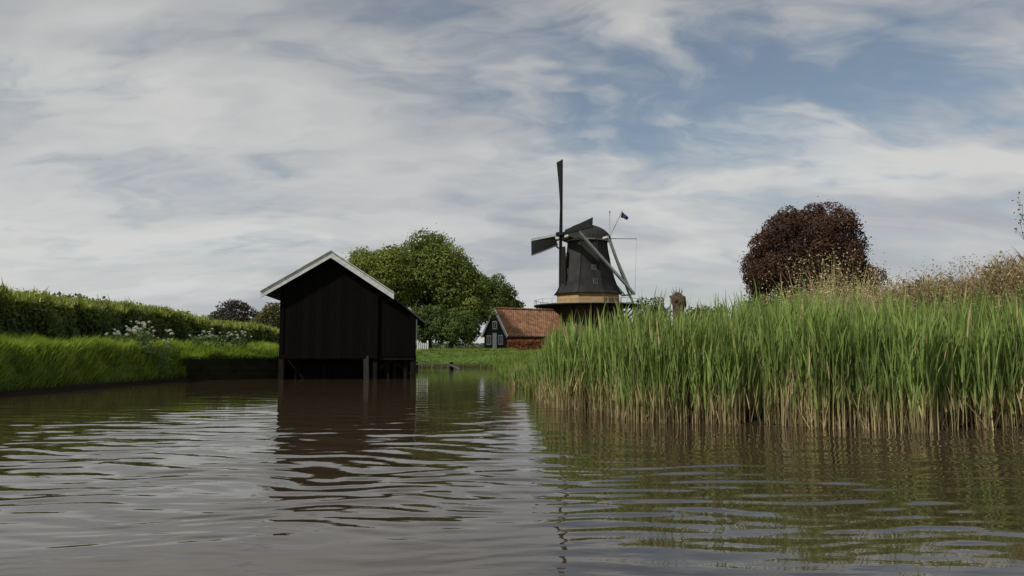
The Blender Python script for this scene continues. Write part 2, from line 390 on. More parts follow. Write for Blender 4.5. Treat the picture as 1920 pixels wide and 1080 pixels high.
n = 42000
ang = rng.uniform(-1.05, 1.05, n)
dist = 235 + rng.normal(0, 7, n)
X = dist*np.sin(ang); Y = dist*np.cos(ang)
hh = 4.0 + 2.2*np.sin(ang*21)+1.6*np.sin(ang*47+1)+1.1*np.sin(ang*113)+.6*np.sin(ang*260)
hh = hh + np.where(ang < -.3, 6.0 + 5*np.clip(-ang-.35, 0, .5), -1.5); hh = np.maximum(hh, 1.8)
Z = .8 + hh*np.sqrt(rng.uniform(0, 1, n))
V, F = leaves(np.stack([X, Y, Z], -1), unit(rng.normal(size=(n, 3))+np.array([0, -.4, .5])), rng.uniform(.6, 1.5, n))
t = rng.uniform(0, 1, n)[:, None]; c = np.array((.06, .07, .05))*(1-t)+np.array((.12, .14, .09))*t
o = fast_mesh("distant_wood", V, F, M_leaf, np.repeat(c, 4, 0)); tag(o, "far low line of mixed trees on the horizon", "woodland", kind="stuff")

# ------------------------------------------------------------ hedge
def hx(y): return -13.2 - (y-14)*.095
def htop(y): return 2.68 - .1*np.sin(y*.35) - (y-14)*.009 + .07*np.sin(y*2.9+1) + .05*np.sin(y*6.1)
hb = MB()
ys_ = np.arange(8, 62, 1.5)
for y0, y1 in zip(ys_[:-1], ys_[1:]):
    x0, x1 = hx(y0), hx(y1); z0, z1 = float(htop(y0))-.3, float(htop(y1))-.3
    hb.add([(x0-.15, y0, .7), (x0-1.5, y0, .7), (x0-1.4, y0, z0), (x0-.25, y0, z0), (x1-.15, y1, .7), (x1-1.5, y1, .7), (x1-1.4, y1, z1), (x1-.25, y1, z1)],
           [(0, 3, 7, 4), (3, 2, 6, 7), (2, 1, 5, 6)])
M_core = surf("hedge_light_block", (.010, .014, .006), (.022, .030, .012), 5, .95)  # dark filling for the hedge inside, added to block light
hedge = empty("hedge", (-14.5, 30, .9)); tag(hedge, "long clipped green hedge along the grassy bank", "hedge")
hb.obj("light_block_core", M_core, hedge)  # solid opaque core, added so no light passes through the leaves
n = 95000
y = 8 + 54*rng.uniform(0, 1, n)**1.25
u = rng.uniform(0, 1, n); zt = htop(y)
onface = u < .6
zr_ = rng.uniform(0, 1, n)
bul = .20*np.sin(y*1.7+2*zr_)+.13*np.sin(y*3.9+1+3*zr_) - .25*zr_**2
x = np.where(onface, hx(y)+.12+bul+rng.normal(0, .11, n), hx(y)-rng.uniform(-.05, 1.5, n))
z = np.where(onface, .75+(zt-.75)*zr_, zt+.10*np.sin(y*2.3)*np.sin(x*3)+rng.normal(-.03, .08, n))
Nn = unit(np.where(onface[:, None], np.array([1, -.2, .35]), np.array([0, 0, 1.])) + rng.normal(0, .7, (n, 3)))
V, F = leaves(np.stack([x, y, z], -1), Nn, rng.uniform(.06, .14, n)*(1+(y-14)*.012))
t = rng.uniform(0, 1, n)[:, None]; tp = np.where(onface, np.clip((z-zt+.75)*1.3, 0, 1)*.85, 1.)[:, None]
c = (np.array((.042, .066, .018))*(1-t)+np.array((.09, .128, .034))*t)*(1-tp) + (np.array((.125, .165, .035))*(1-t)+np.array((.26, .285, .07))*t)*tp  # sunlit top painted in: leaves lighter upwards, face kept darker
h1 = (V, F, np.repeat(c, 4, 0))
m = 17000
y = 8 + 54*rng.uniform(0, 1, m)**1.2; x = hx(y)-rng.uniform(-.3, 1.4, m)
shoot = np.where(rng.uniform(0, 1, m) < .1, 1.5, 1.0)
bV, bF, k = blades(np.stack([x, y, htop(y)-.15], -1), rng.uniform(.12, .34, m)*shoot, rng.uniform(.03, .06, m)*(1+(y-14)*.02), rng.uniform(0, .5, m), rng.uniform(0, .5, m), 2)
t = rng.uniform(0, 1, m)[:, None]; c = np.array((.15, .19, .05))*(1-t)+np.array((.32, .33, .10))*t  # sun on the top fringe is put into the pale shoot colour
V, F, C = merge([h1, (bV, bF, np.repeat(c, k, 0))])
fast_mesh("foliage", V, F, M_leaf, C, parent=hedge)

# ------------------------------------------------------------ grasses
def grass(name, P, hl, wd, cA, cB, label, seg=3, lean=(.1, .6), curve=(.3, 1.2), azb=None):
    n = len(P)
    H = rng.uniform(*hl, n); az = None
    if azb is not None: az = azb + rng.normal(0, 1.0, n)
    tus = .75+.35*np.sin(P[:, 0]*3.7+np.sin(P[:, 1]*2.3)*2)*np.sin(P[:, 1]*3.1+1)
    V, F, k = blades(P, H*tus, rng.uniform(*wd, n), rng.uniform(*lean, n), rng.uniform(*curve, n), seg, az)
    cl = .5+.5*np.sin(P[:, 0]*2.1+np.sin(P[:, 1]*1.3)*2)*np.cos(P[:, 1]*1.7)
    t = np.clip(rng.uniform(0, .7, n)+.4*cl, 0, 1)[:, None]
    c = np.array(cA)*(1-t)+np.array(cB)*t; c = np.repeat(c, k, 0)
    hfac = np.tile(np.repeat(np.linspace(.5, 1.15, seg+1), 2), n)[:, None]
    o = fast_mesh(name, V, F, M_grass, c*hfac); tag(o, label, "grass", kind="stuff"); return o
def scat(n, x0, x1, y0, y1, dmin, dmax):
    x = rng.uniform(x0, x1, n*3); y = rng.uniform(y0, y1, n*3); d = sdist(x, y)
    k = (d > dmin) & (d < dmax); x, y = x[k][:n], y[k][:n]
    return np.stack([x, y, gz(x, y)-.03], -1)
P = scat(72000, -14.5, -7.6, 12, 31, .10, 4.0)
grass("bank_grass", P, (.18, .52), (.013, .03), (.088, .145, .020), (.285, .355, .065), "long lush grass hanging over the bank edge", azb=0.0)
P = scat(16000, -8.5, 2.5, 37, 62, .05, 20)
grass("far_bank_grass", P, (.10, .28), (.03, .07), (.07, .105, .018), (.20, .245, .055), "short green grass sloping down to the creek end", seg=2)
P = scat(22000, -1.0, 3.5, 16, 42, -.12, 4)
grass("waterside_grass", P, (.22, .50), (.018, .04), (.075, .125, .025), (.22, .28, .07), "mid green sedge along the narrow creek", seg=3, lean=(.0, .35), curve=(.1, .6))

# reeds
n = 48000
x = rng.uniform(0, 12.5, n*2); y = rng.uniform(4, 27, n*2); d = sdist(x, y)
front = np.exp(-np.maximum(d, 0)/1.1)
keep = (d > -.30+.24*np.sin(x*2.3)+.1*np.sin(x*6.1)) & (d < 4.2) & (rng.uniform(0, 1, n*2) < (.28+.72*front)) & (x < y*.78+1.2)
clump = np.sin(x*3.1+y*1.3)*np.sin(y*4.1-x)+.6*np.sin(x*7.3+2*np.sin(y*3))
keep &= rng.uniform(-1.6, 1, n*2) < clump*.9+.3
x, y, d = x[keep], y[keep], d[keep]; n = len(x); print("reeds", n)
Hm = np.interp(y, [8, 11.5, 13, 14.5, 16, 18, 20, 27], [1.42, 1.38, 1.20, .96, .72, .48, .34, .2])
Hm = Hm*(1+.06*np.sin(x*1.9)+.05*np.sin(x*4.3+y))
H = Hm*rng.normal(1, .13, n)
P0 = np.stack([x, y, np.maximum(gz(x, y), -.12)*.45], -1)
leanA = rng.uniform(0, 6.28, n); lean = np.abs(rng.normal(0, .05, n))
parts = []
V, F, k = blades(P0, H*.9, rng.uniform(.009, .015, n), lean, lean*.5, 3, leanA)
zf = np.clip((V[:, 2:3]-.18)/.38, 0, 1)
tan_ = np.array((.42, .335, .19))*rng.uniform(.4, 1.25, (n, 1)); grn = np.array((.13, .19, .05))*rng.uniform(.7, 1.3, (n, 1))
parts.append((V, F, np.repeat(tan_, k, 0)*(1-zf)+np.repeat(grn, k, 0)*zf))
patch = (.5+.5*np.sin(x*.7+1.5*np.sin(y*.6)))[:, None]
for j in range(7):
    f = .20 + .70*j/6 + rng.uniform(-.05, .05, n)
    hp = H*.9*f; s = np.sin(lean)*hp
    P = P0 + np.stack([np.cos(leanA)*s, np.sin(leanA)*s, hp*np.cos(lean)], -1)
    sc_ = np.interp(y, [12, 20], [1, .5])
    V, F, k = blades(P, rng.uniform(.26, .52, n)*(.8 if j < 2 else 1)*sc_, rng.uniform(.012, .029, n)*np.interp(y, [12, 20], [1, .9]), rng.uniform(.04, .27, n), rng.uniform(0, .8, n)**2, 3)
    old = (rng.uniform(0, 1, (n, 1)) < (.6 if j == 0 else (.3 if j == 1 else .05)))
    t = np.clip(rng.uniform(0, .85, (n, 1))+.15*patch, 0, 1)
    g = np.array((.080, .138, .036))*(1-t)+np.array((.265, .335, .100))*t
    c = np.where(old, np.array((.42, .34, .19)), g)
    parts.append((V, F, np.repeat(c, k, 0)))
q = rng.choice(n, 9000); Pq = P0[q]+rng.normal(0, .06, (9000, 3))*np.array([1, 1, 0])
Pq = Pq[d[q] < 1.0]; nq = len(Pq)
V, F, k = blades(Pq, rng.uniform(.15, .55, nq), rng.uniform(.008, .018, nq), np.abs(rng.normal(0, .25, nq)), rng.uniform(0, .3, nq), 2)
parts.append((V, F, np.repeat(np.array((.42, .335, .19))*rng.uniform(.3, 1.2, (nq, 1)), k, 0)))
Pb = np.array([(3.55, 9.6, 0.0), (5.9, 9.35, 0.0), (2.3, 10.5, 0), (7.0, 9.2, 0), (4.6, 9.55, 0)])
V, F, k = blades(Pb, np.array([.8, .6, .5, .7, .5]), np.full(5, .016), np.array([.9, .6, 1.0, .5, .8]), np.full(5, .15), 3, np.array([.1, 3.0, -.3, .3, 2.8]))
parts.append((V, F, np.tile(np.array((.33, .25, .13)), (len(V), 1))))
V, F, C = merge(parts)
o = fast_mesh("reeds", V, F, M_reed, C); tag(o, "dense green reed bed with straw coloured stems", "reeds", kind="stuff")

def straw(name, cx, cy, sx, sy, n, hl, label, cA=(.26, .21, .13), cB=(.52, .43, .28), lean=.2, w=(.007, .014), plume=True):
    x = rng.normal(cx, sx, n); y = rng.normal(cy, sy, n); kk = sdist(x, y) > .3; x, y = x[kk], y[kk]; n = len(x)
    P = np.stack([x, y, gz(x, y)-.05], -1); H = rng.uniform(*hl, n)*np.exp(-((x-cx)/(2.6*sx))**2)
    V, F, k = blades(P, H, rng.uniform(*w, n), np.abs(rng.normal(0, lean, n)), rng.uniform(0, .7, n), 4)
    t = rng.uniform(0, 1, (n, 1)); c = np.array(cA)*(1-t)+np.array(cB)*t
    pr = [(V, F, np.repeat(c, k, 0))]
    if plume:
        tips = V.reshape(n, k, 3)[:, -1]; tips = np.repeat(tips, 4, 0)+rng.normal(0, .035, (n*4, 3))*np.array([.6, .6, 1.8])
        LV, LF = leaves(tips, unit(rng.normal(size=(n*4, 3))), rng.uniform(.02, .045, n*4)); pr.append((LV, LF, np.repeat(np.repeat(c, 4, 0), 4, 0)))
    V, F, C = merge(pr); o = fast_mesh(name, V, F, M_grass, C); tag(o, label, "dry grass", kind="stuff")
straw("dry_grass", 5.6, 12.9, .45, .4, 560, (.9, 2.05), "pale dry grass plumes rising above the reeds", w=(.010, .022))
straw("dry_grass.001", 6.2, 12.3, 1.7, .5, 2300, (1.0, 1.5), "scattered dry grass stems in the reed bed", w=(.010, .020))
straw("dry_grass.002", 8.0, 12.4, 1.1, .6, 2400, (1.0, 1.9), "brown tangle of dead stems on the bank", (.17, .13, .08), (.44, .34, .22), .4, w=(.010, .02))
def tangle(name, cx, cy, rx, ry, rz, zc, n, label):
    d = unit(rng.normal(size=(n, 3))); r = rng.uniform(.3, 1, n)**.5
    P = np.array([cx, cy, zc])+d*r[:, None]*np.array([rx, ry, rz]); P[:, 2] = np.maximum(P[:, 2], .7)
    V, F, k = blades(P, rng.uniform(.2, .5, n), rng.uniform(.008, .02, n), rng.uniform(.3, 1.8, n), rng.uniform(.2, 1.6, n), 4)
    t = rng.uniform(0, 1, (n, 1)); c = np.array((.13, .09, .055))*(1-t)+np.array((.42, .32, .20))*t
    q = n//2; LV, LF = leaves(P[:q]+rng.normal(0, .1, (q, 3)), unit(rng.normal(size=(q, 3))+np.array([0, 0, .5])), rng.uniform(.04, .10, q))
    t = rng.uniform(0, 1, (q, 1)); c2 = np.array((.09, .065, .04))*(1-t)+np.array((.19, .16, .08))*t
    V, F, C = merge([(V, F, np.repeat(c, k, 0)), (LV, LF, np.repeat(c2, 4, 0))])
    o = fast_mesh(name, V, F, M_grass, C); tag(o, label, "bush")
tangle("bramble_bush", 8.6, 12.4, 1.2, .8, .98, 1.52, 9500, "brown bramble bush with dead curled stems")
tangle("bramble_bush.001", 7.2, 12.7, 1.1, .7, .66, 1.48, 6500, "low brown bramble bush behind the reed bed")
P = scat(12000, 2.5, 13, 11.5, 17, 1.6, 9)
grass("bank_weeds", P, (.4, 1.0), (.015, .035), (.07, .11, .03), (.20, .25, .08), "tall green weeds on the bank behind the reeds", lean=(.0, .4), curve=(.1, .8))

tw = empty("twiggy_sapling", (9.9, 14, .7)); tag(tw, "nearly bare sapling with thin twigs behind the reeds", "tree")
sb = MB(); random.seed(17); leafp = []
def branch(p, d, l, r, dep):
    q = p + d*l*.5 + Vector((random.uniform(-.05, .05), random.uniform(-.05, .05), .03)); e = p + d*l
    sb.tube([p, q, e], [r, r*.75, r*.45], 5); leafp.append(e)
    if dep > 0:
        for _ in range(3 if dep > 2 else 2):
            nd = (d + Vector((random.uniform(-.6, .6), random.uniform(-.7, .7), random.uniform(-.1, .6)))).normalized()
            branch(p.lerp(e, random.uniform(.4, 1)), nd, l*random.uniform(.45, .65), r*.5, dep-1)
branch(Vector((9.9, 14, .6)), Vector((-.01, 0, 1)), 2.0, .03, 4)
sb.obj("trunk", M_bark, tw)
lp = np.array([tuple(p) for p in leafp]*2)+rng.normal(0, .05, (len(leafp)*2, 3))
V, F = leaves(lp, unit(rng.normal(size=lp.shape)), rng.uniform(.03, .06, len(lp)))
fast_mesh("crown", V, F, M_leaf, np.tile(np.array((.10, .08, .04)), (len(V), 1)), parent=tw)

pw = empty("pollard_willow", (8.9, 40, .8)); tag(pw, "knobbly brown pollard willow with cut crown", "tree")
pb = MB(); random.seed(3)
pb.tube([(8.9, 40, .5), (8.85, 40, 2), (8.9, 40, 3.0), (8.95, 40, 3.35), (8.92, 40, 3.65), (8.88, 40, 3.9), (8.9, 40, 4.05)], [.34, .27, .27, .36, .38, .27, .08], 12, wob=.16)
for k in range(9):
    a = k*.7; zk = 3.45+.35*((k*5) % 7)/7
    pb.tube([(8.9+.12*math.cos(a), 40+.12*math.sin(a), zk), (8.9+.33*math.cos(a), 40+.33*math.sin(a), zk+.05), (8.9+.44*math.cos(a), 40+.44*math.sin(a), zk+.1)], [.14, .13, .04], 6, wob=.2)
pb.obj("trunk", surf("willow_bark", (.03, .02, .014), (.10, .068, .044), 8, .9, bump=.9, bdist=.06), pw, smooth=True)
sp_ = MB()
for k in range(26):
    a = random.uniform(0, 6.28); r0 = random.uniform(.05, .34)
    p = Vector((8.9+r0*math.cos(a), 40+r0*math.sin(a), 3.85)); sp_.tube([p, p+Vector((.12*math.cos(a), .12*math.sin(a), random.uniform(.2, .5)))], [.014, .004], 4)
sp_.obj("shoot", M_bark, pw)
tree("garden_bush", (8.6, 46, .8), [(8.6, 46, 2.9, 1.3, 1, 1.4), (11.5, 46, 2.7, 1.5, 1, 1.3)], 5000, .16, (.03, .035, .012), (.09, .10, .03), M_leaf, .1, 12, 21, label="dark rounded garden bush behind the reed bed", cat="bush")
tree("garden_bush.001", (17.5, 52, .8), [(17.5, 52, 2.7, 2.6, 1.3, 1.7), (14.0, 52, 2.7, 1.8, 1.2, 1.5)], 7000, .18, *DG, M_leaf, .1, 14, 22, label="green garden bush near the red tree", cat="bush")
tree("garden_bush.002", (34.0, 66, .8), [(33.2, 66, 4.0, 1.8, 2, 2.2), (31.0, 66, 4.0, 2.2, 2, 2.4)], 9000, .20, (.03, .02, .014), (.09, .05, .033), M_red, .15, 20, 23, label="reddish brown shrub beside the copper beech", cat="bush")

# ------------------------------------------------------------ cow parsley plants
rng = np.random.default_rng(91); random.seed(11)
P = []
for _ in range(80):
    r = math.sqrt(random.random()); a = random.uniform(0, 6.28); P.append((.06*r*math.cos(a), .06*r*math.sin(a), .035*(1-r*r)+random.uniform(-.015, .015)))
P = np.array(P); V, F = leaves(P, unit(rng.normal(0, .8, P.shape)+np.array([0, -.7, .7])), rng.uniform(.012, .026, len(P)))
um = fast_mesh("umbel", V, F, M_flower, np.tile(np.array((.50, .50, .42)), (len(V), 1))); um_me = um.data; bpy.data.objects.remove(um)
M_stem = surf("parsley_stem", (.05, .09, .02), (.08, .13, .03))
pos = [(-10.95, 22.3, 1.82), (-11.4, 22.9, 1.84), (-10.6, 22.7, 1.68), (-11.8, 22.5, 1.62), (-10.5, 25.2, 1.66), (-10.0, 25.5, 1.70), (-9.4, 25.8, 1.62)]
un = 0
for i, (px, py, zt_) in enumerate(pos):
    z0 = float(gz(px, py)); hgt = zt_-z0
    e = empty("cow_parsley" + ("" if i == 0 else ".%03d" % i), (px, py, z0))
    tag(e, "white flowering cow parsley on the grassy bank", "flower", group="cow parsley on the bank")
    sm = MB()
    for k in range(13 if i < 3 else 10):
        a = random.uniform(0, 6.28); s = .42*math.sqrt(random.random()); t = Vector((px+s*math.cos(a), py+s*math.sin(a), z0+hgt*random.uniform(.55, 1.0)))
        sm.tube([(px, py, z0-.05), (px+s*.35*math.cos(a), py+s*.35*math.sin(a), z0+hgt*.4), t], [.007, .005, .003], 4)
        o = bpy.data.objects.new("umbel" + ("" if un == 0 else ".%03d" % un), um_me); un += 1
        link(o, e); o.location = (t.x-px, t.y-py, t.z-z0); sc_ = random.uniform(.6, 1.3); o.scale = (sc_, sc_, sc_); o.rotation_euler = (random.uniform(-.4, .6), random.uniform(-.4, .4), random.uniform(-.5, .5))
    sm.obj("stem", M_stem, e)
    nl = 260; rr_ = .3*np.sqrt(rng.uniform(0, 1, nl)); aa_ = rng.uniform(0, 6.28, nl)
    Pl = np.stack([px+rr_*np.cos(aa_), py+rr_*np.sin(aa_), z0+hgt*rng.uniform(.1, .7, nl)], -1)
    V, F = leaves(Pl, unit(rng.normal(size=Pl.shape)+np.array([0, 0, .6])), rng.uniform(.05, .11, nl))
    fast_mesh("foliage", V, F, M_leaf, np.repeat(np.array((.05, .09, .02))+rng.uniform(0, .06, (nl, 1)), 4, 0), parent=e)

# ------------------------------------------------------------ boathouse
bo = (-6.1, 25.1); U = (.992, .127); W = (-.127, .992)
bh = empty("boathouse", (bo[0], bo[1], 0)); tag(bh, "black tarred timber boathouse on posts with white gable boards", "boathouse")
def BP(u, w, z): return (bo[0]+U[0]*u+W[0]*w, bo[1]+U[1]*u+W[1]*w, z)
DEP = 7.0
b = MB()
zb, ze_l, ze_r, zp = .80, 3.16, 3.16, 4.12
ul, ur = -1.62, 1.55
prof = [(ul, zb), (ur, zb), (ur, ze_r), (0, zp), (ul, ze_l)]
vs = [BP(u, 0, z) for u, z in prof]+[BP(u, DEP, z) for u, z in prof]
b.add(vs, [(0, 1, 2, 3, 4), (9, 8, 7, 6, 5), (0, 5, 6, 1), (1, 6, 7, 2), (4, 9, 5, 0)])
b.boxf(bo, U, W, ul-.03, ul+.10, -.03, -.018, zb, ze_l-.08)
b.boxf(bo, U, W, ur-.12, ur+.02, -.03, -.018, zb, ze_r-.12)
b.boxf(bo, U, W, ul-.02, ur+.02, -.05, -.031, zb-.10, zb+.04)
b.obj("wall", M_black, bh)
b = MB()
prof = [(ur+.01, zb-.04), (2.85, zb-.04), (2.85, 2.12), (ur+.01, 3.08)]
vs = [BP(u, .06, z) for u, z in prof]+[BP(u, DEP-.3, z) for u, z in prof]
b.add(vs, [(0, 1, 2, 3), (7, 6, 5, 4), (0, 4, 5, 1), (1, 5, 6, 2), (3, 7, 4, 0)])
b.obj("side_aisle", M_black, bh)
def roofslab(b, u0, z0, u1, z1, w0, w1, th):
    vs = [BP(u0, w0, z0), BP(u1, w0, z1), BP(u1, w1, z1), BP(u0, w1, z0)]
    b.hexa([(x, y, z-th) for x, y, z in vs]+vs)
b = MB()
roofslab(b, -2.2, 2.88, 0, 4.23, -.22, DEP+.2, .07)
roofslab(b, 0, 4.231, 2.05, 2.88, -.22, DEP+.2, .07)
roofslab(b, 1.95, 2.90, 3.17, 1.93, -.05, DEP-.1, .06)
b.tube([BP(0, -.22, 4.25), BP(0, DEP+.2, 4.25)], [.07, .07], 8)
b.obj("roof", M_blackroof, bh)
for i, (u0, z0, u1, z1) in enumerate(((-2.25, 2.87, 0.0, 4.25), (2.10, 2.87, 0.0, 4.25))):
    b = MB()
    for (wa, wb, da, db) in ((-.29, -.23, -.19, .03), (-.33, -.2, .031, .06)):
        b.hexa([BP(u0, wa, z0+da), BP(u1, wa, z1+da), BP(u1, wb, z1+da), BP(u0, wb, z0+da), BP(u0, wa, z0+db), BP(u1, wa, z1+db), BP(u1, wb, z1+db), BP(u0, wb, z0+db)])
    b.obj("bargeboard" + ("" if i == 0 else ".001"), M_white, bh)
k = 0
for (u, w, r, li) in ((-1.55, .05, .09, 0), (-1.15, .5, .06, 0), (-.25, .6, .07, 0), (-.1, .8, .07, 0), (1.25, .04, .09, 1), (1.5, .1, .08, 0), (1.72, .5, .06, 0), (1.9, .3, .07, 0),
                      (2.1, .7, .06, 1), (2.3, .6, .06, 0), (2.5, .3, .06, 0), (2.75, .2, .08, 0), (-1.5, 2.5, .08, 0), (.6, 2.5, .08, 0), (1.5, 2.5, .08, 0), (2.75, 2.5, .08, 0),
                      (-1.5, 6.5, .08, 0), (0, 6.5, .08, 0), (1.5, 6.5, .08, 0), (2.75, 6.4, .08, 0)):
    b = MB(); b.beam(BP(u, w, -.8), BP(u+random.uniform(-.05, .05), w, zb-.02), r*2, r*2)
    b.obj("post" + ("" if k == 0 else ".%03d" % k), M_postlight if li else M_post, bh, bevel=.01); k += 1
b = MB()
for w in (.15, 2.5, 6.4): b.beam(BP(-1.6, w, zb-.08), BP(2.8, w, zb-.08), .12, .14)
b.beam(BP(1.3, .22, .15), BP(2.1, .22, .66), .05, .09); b.beam(BP(2.7, .30, .15), BP(2.0, .30, .68), .05, .09)
b.beam(BP(1.0, .75, .42), BP(2.8, .75, .5), .05, .10); b.beam(BP(2.75, .2, .4), BP(2.75, 6.4, .4), .06, .1)
b.boxf(bo, U, W, -1.6, 2.75, .95, 1.0, -.2, zb-.1)  # dark board added behind the posts to stand in for shade underneath
b.boxf(bo, U, W, -1.66, -1.6, .2, 6.6, -.2, zb-.1)  # matching dark side board closing off the shaded space
b.obj("crossbeam", M_post, bh)
b = MB(); b.boxf(bo, U, W, 2.853, 2.89, .06, .13, zb+.5, 2.02); b.obj("corner_board", M_dgrey, bh)

# timber revetment
rv = MB(); p0 = Vector((-10.45, 24.1, 0)); p1 = Vector((-7.75, 26.0, 0)); dd = (p1-p0); Ln = dd.length; dd.normalize(); nn = Vector((dd.y, -dd.x, 0))
Uv = (dd.x, dd.y); Wv = (nn.x, nn.y)
random.seed(2)
for k, (za, zc) in enumerate(((-.5, .12), (.125, .32), (.325, .50), (.505, .68))):
    u = 0
    while u < Ln:
        l = random.uniform(1.0, 1.8); rv.boxf((p0.x, p0.y), Uv, Wv, u, min(u+l-.01, Ln), 0, .05+random.uniform(0, .02), za, zc); u += l
revet = rv.obj("timber_revetment", M_revet); tag(revet, "dark timber plank wall holding up the grassy bank", "retaining wall")
for k in range(4):
    b = MB(); uu = .3+k*Ln/3.6; q = p0+dd*uu-nn*.07; b.tube([(q.x, q.y, -.6), (q.x, q.y, .72)], [.05, .045], 9)
    b.obj("post" + ".%03d" % (k+40), M_revet, revet)
rng = np.random.default_rng(8)
n = 7000; uu = rng.uniform(-.2, Ln, n); ww = rng.uniform(-.5, .02, n)
P = np.stack([p0.x+dd.x*uu+nn.x*ww, p0.y+dd.y*uu+nn.y*ww, .62+rng.uniform(0, .12, n)-ww*.3], -1)
grass("verge_grass", P, (.15, .42), (.012, .028), (.08, .135, .02), (.24, .31, .06), "grass tufts along the top of the plank wall", azb=-.9, lean=(.1, .7), curve=(.3, 1.4))

# jetty
jt = empty("jetty", (-4.2, 38.5, 0)); tag(jt, "small low wooden jetty at the water's edge", "jetty")
b = MB()
for k in range(9): b.box(-5.0+k*.22, -5.0+k*.22+.19, 37.9, 39.1, .22, .27)
b.obj("deck", M_deck, jt)
for k, (x, y) in enumerate(((-4.95, 37.95), (-3.1, 37.95), (-4.95, 39.0), (-3.1, 39.0))):
    b = MB(); b.tube([(x, y, -.6), (x, y, .36)], [.06, .06], 8); b.obj("post.%03d" % (60+k), M_post, jt)
b = MB(); b.beam((-3.1, 37.9, .22), (-2.6, 37.6, .0), .22, .04); b.obj("gangplank", M_deck, jt)

# white garden gate
gt = empty("garden_gate", (-5.6, 47, .9)); tag(gt, "small white slatted garden gate on the far bank", "gate")
b = MB()
for k in range(4): b.box(-5.83+k*.12, -5.83+k*.12+.08, 47, 47.025, .92, 1.40)
b.box(-5.85, -5.37, 47.027, 47.06, 1.0, 1.06); b.box(-5.85, -5.37, 47.027, 47.06, 1.26, 1.32); b.obj("panel", M_white, gt)
for k, x in enumerate((-5.92, -5.3)):
    b = MB(); b.box(x-.05, x+.05, 46.98, 47.08, .8, 1.48); b.ring((x, 47.03), [(1.48, .06), (1.53, .05), (1.56, .01)], 8); b.obj("post.%03d" % (70+k), M_white, gt)

# ------------------------------------------------------------ farmhouse
hO = (-.57, 80.); th = R(32); eR = (math.cos(th), math.sin(th)); eG = (-math.sin(th), math.cos(th)); HW = 4.8; HL = 8.2; z0, ze, zr = .9, 2.75, 5.5
fh = empty("farmhouse", (hO[0], hO[1], z0)); tag(fh, "low farmhouse with red tiled roof and white gable trim", "house")
b = MB()
def HP(u, w, z): return (hO[0]+eR[0]*u+eG[0]*w, hO[1]+eR[1]*u+eG[1]*w, z)
prof = [(0, z0-.3), (HW, z0-.3), (HW, ze+.12), (HW/2, zr-.08), (0, ze+.12)]
vs = [HP(0, w, z) for w, z in prof]+[HP(HL, w, z) for w, z in prof]
b.add(vs, [(4, 3, 2, 1, 0)], 1); b.add(vs, [(5, 6, 7, 8, 9), (0, 5, 9, 4), (1, 2, 7, 6)], 0)
b.obj("wall", [M_brick, M_darkwood], fh)
b = MB()
for (w0, za, w1, zb_) in ((-.35, ze-.3, HW/2, zr), (HW+.35, ze-.3, HW/2, zr)):
    q = [HP(-.1, w0, za), HP(HL+.1, w0, za), HP(HL+.1, w1, zb_), HP(-.1, w1, zb_)]
    if w0 < w1: b.hexa([(x, y, z-.09) for x, y, z in q]+q)
    else: b.hexa([(x, y, z-.09) for x, y, z in q[::-1]]+q[::-1])
b.tube([HP(-.1, HW/2, zr+.02), HP(HL+.1, HW/2, zr+.02)], [.12, .12], 8)
b.obj("roof", M_tile, fh)
for i, (w0, w1) in enumerate(((-.38, HW/2), (HW+.38, HW/2))):
    b = MB(); b.beam(HP(-.16, w0, ze-.42), HP(-.16, w1, zr-.06), .09, .28); b.obj("bargeboard.%03d" % (i+10), M_whiteh, fh)
wk = 0
for (u, w, za, zc, hw, onG) in ((0, 1.2, 1.5, 2.55, .45, 1), (0, 3.7, 1.5, 2.55, .45, 1), (0, 2.4, 3.2, 4.1, .45, 1), (5.6, 0, 1.7, 2.3, .8, 0), (7.4, 0, 1.7, 2.3, .5, 0)):
    OO = HP(u, w, 0)[:2]; A, Bv = (eG, (-eR[0], -eR[1])) if onG else (eR, (-eG[0], -eG[1]))
    wi = MB(); wi.boxf(OO, A, Bv, -hw+.09, hw-.09, .004, .03, za+.09, zc-.09)
    wo = wi.obj("window" + ("" if wk == 0 else ".%03d" % wk), M_glass, fh)
    fr = MB(); fr.boxf(OO, A, Bv, -hw, -hw+.09, .002, .07, za, zc); fr.boxf(OO, A, Bv, hw-.09, hw, .002, .07, za, zc)
    fr.boxf(OO, A, Bv, -hw+.09, hw-.09, .002, .07, za, za+.09); fr.boxf(OO, A, Bv, -hw+.09, hw-.09, .002, .07, zc-.09, zc)
    fr.boxf(OO, A, Bv, -.035, .035, .031, .06, za+.09, zc-.09)
    fr.obj("frame" + ("" if wk == 0 else ".%03d" % wk), M_whiteh, wo); wk += 1
b = MB(); OO = HP(0, 2.45, 0)[:2]; b.boxf(OO, eG, (-eR[0], -eR[1]), -.42, .42, .004, .06, z0, 2.8); b.obj("door.001", M_whiteh, fh)
rng = np.random.default_rng(77)
bhg = empty("beech_hedge", (1.2, 75, .9)); tag(bhg, "rust brown clipped beech hedge before the house", "hedge")
b = MB(); b.box(-.3, 3.3, 74.7, 75.5, .7, 1.75); b.obj("light_block_core", M_core, bhg)  # opaque filling added inside this hedge too, to block light
n = 9000; P = np.stack([rng.uniform(-.4, 3.4, n), np.where(rng.uniform(0, 1, n) < .7, 74.62, rng.uniform(74.6, 75.6, n)), rng.uniform(.75, 1.8, n)], -1)
tpm = P[:, 1] > 74.63; P[tpm, 2] = 1.8; P += rng.normal(0, .06, P.shape)
V, F = leaves(P, unit(rng.normal(size=P.shape)+np.array([0, -1, .4])), rng.uniform(.1, .2, n)); t = rng.uniform(0, 1, (n, 1))
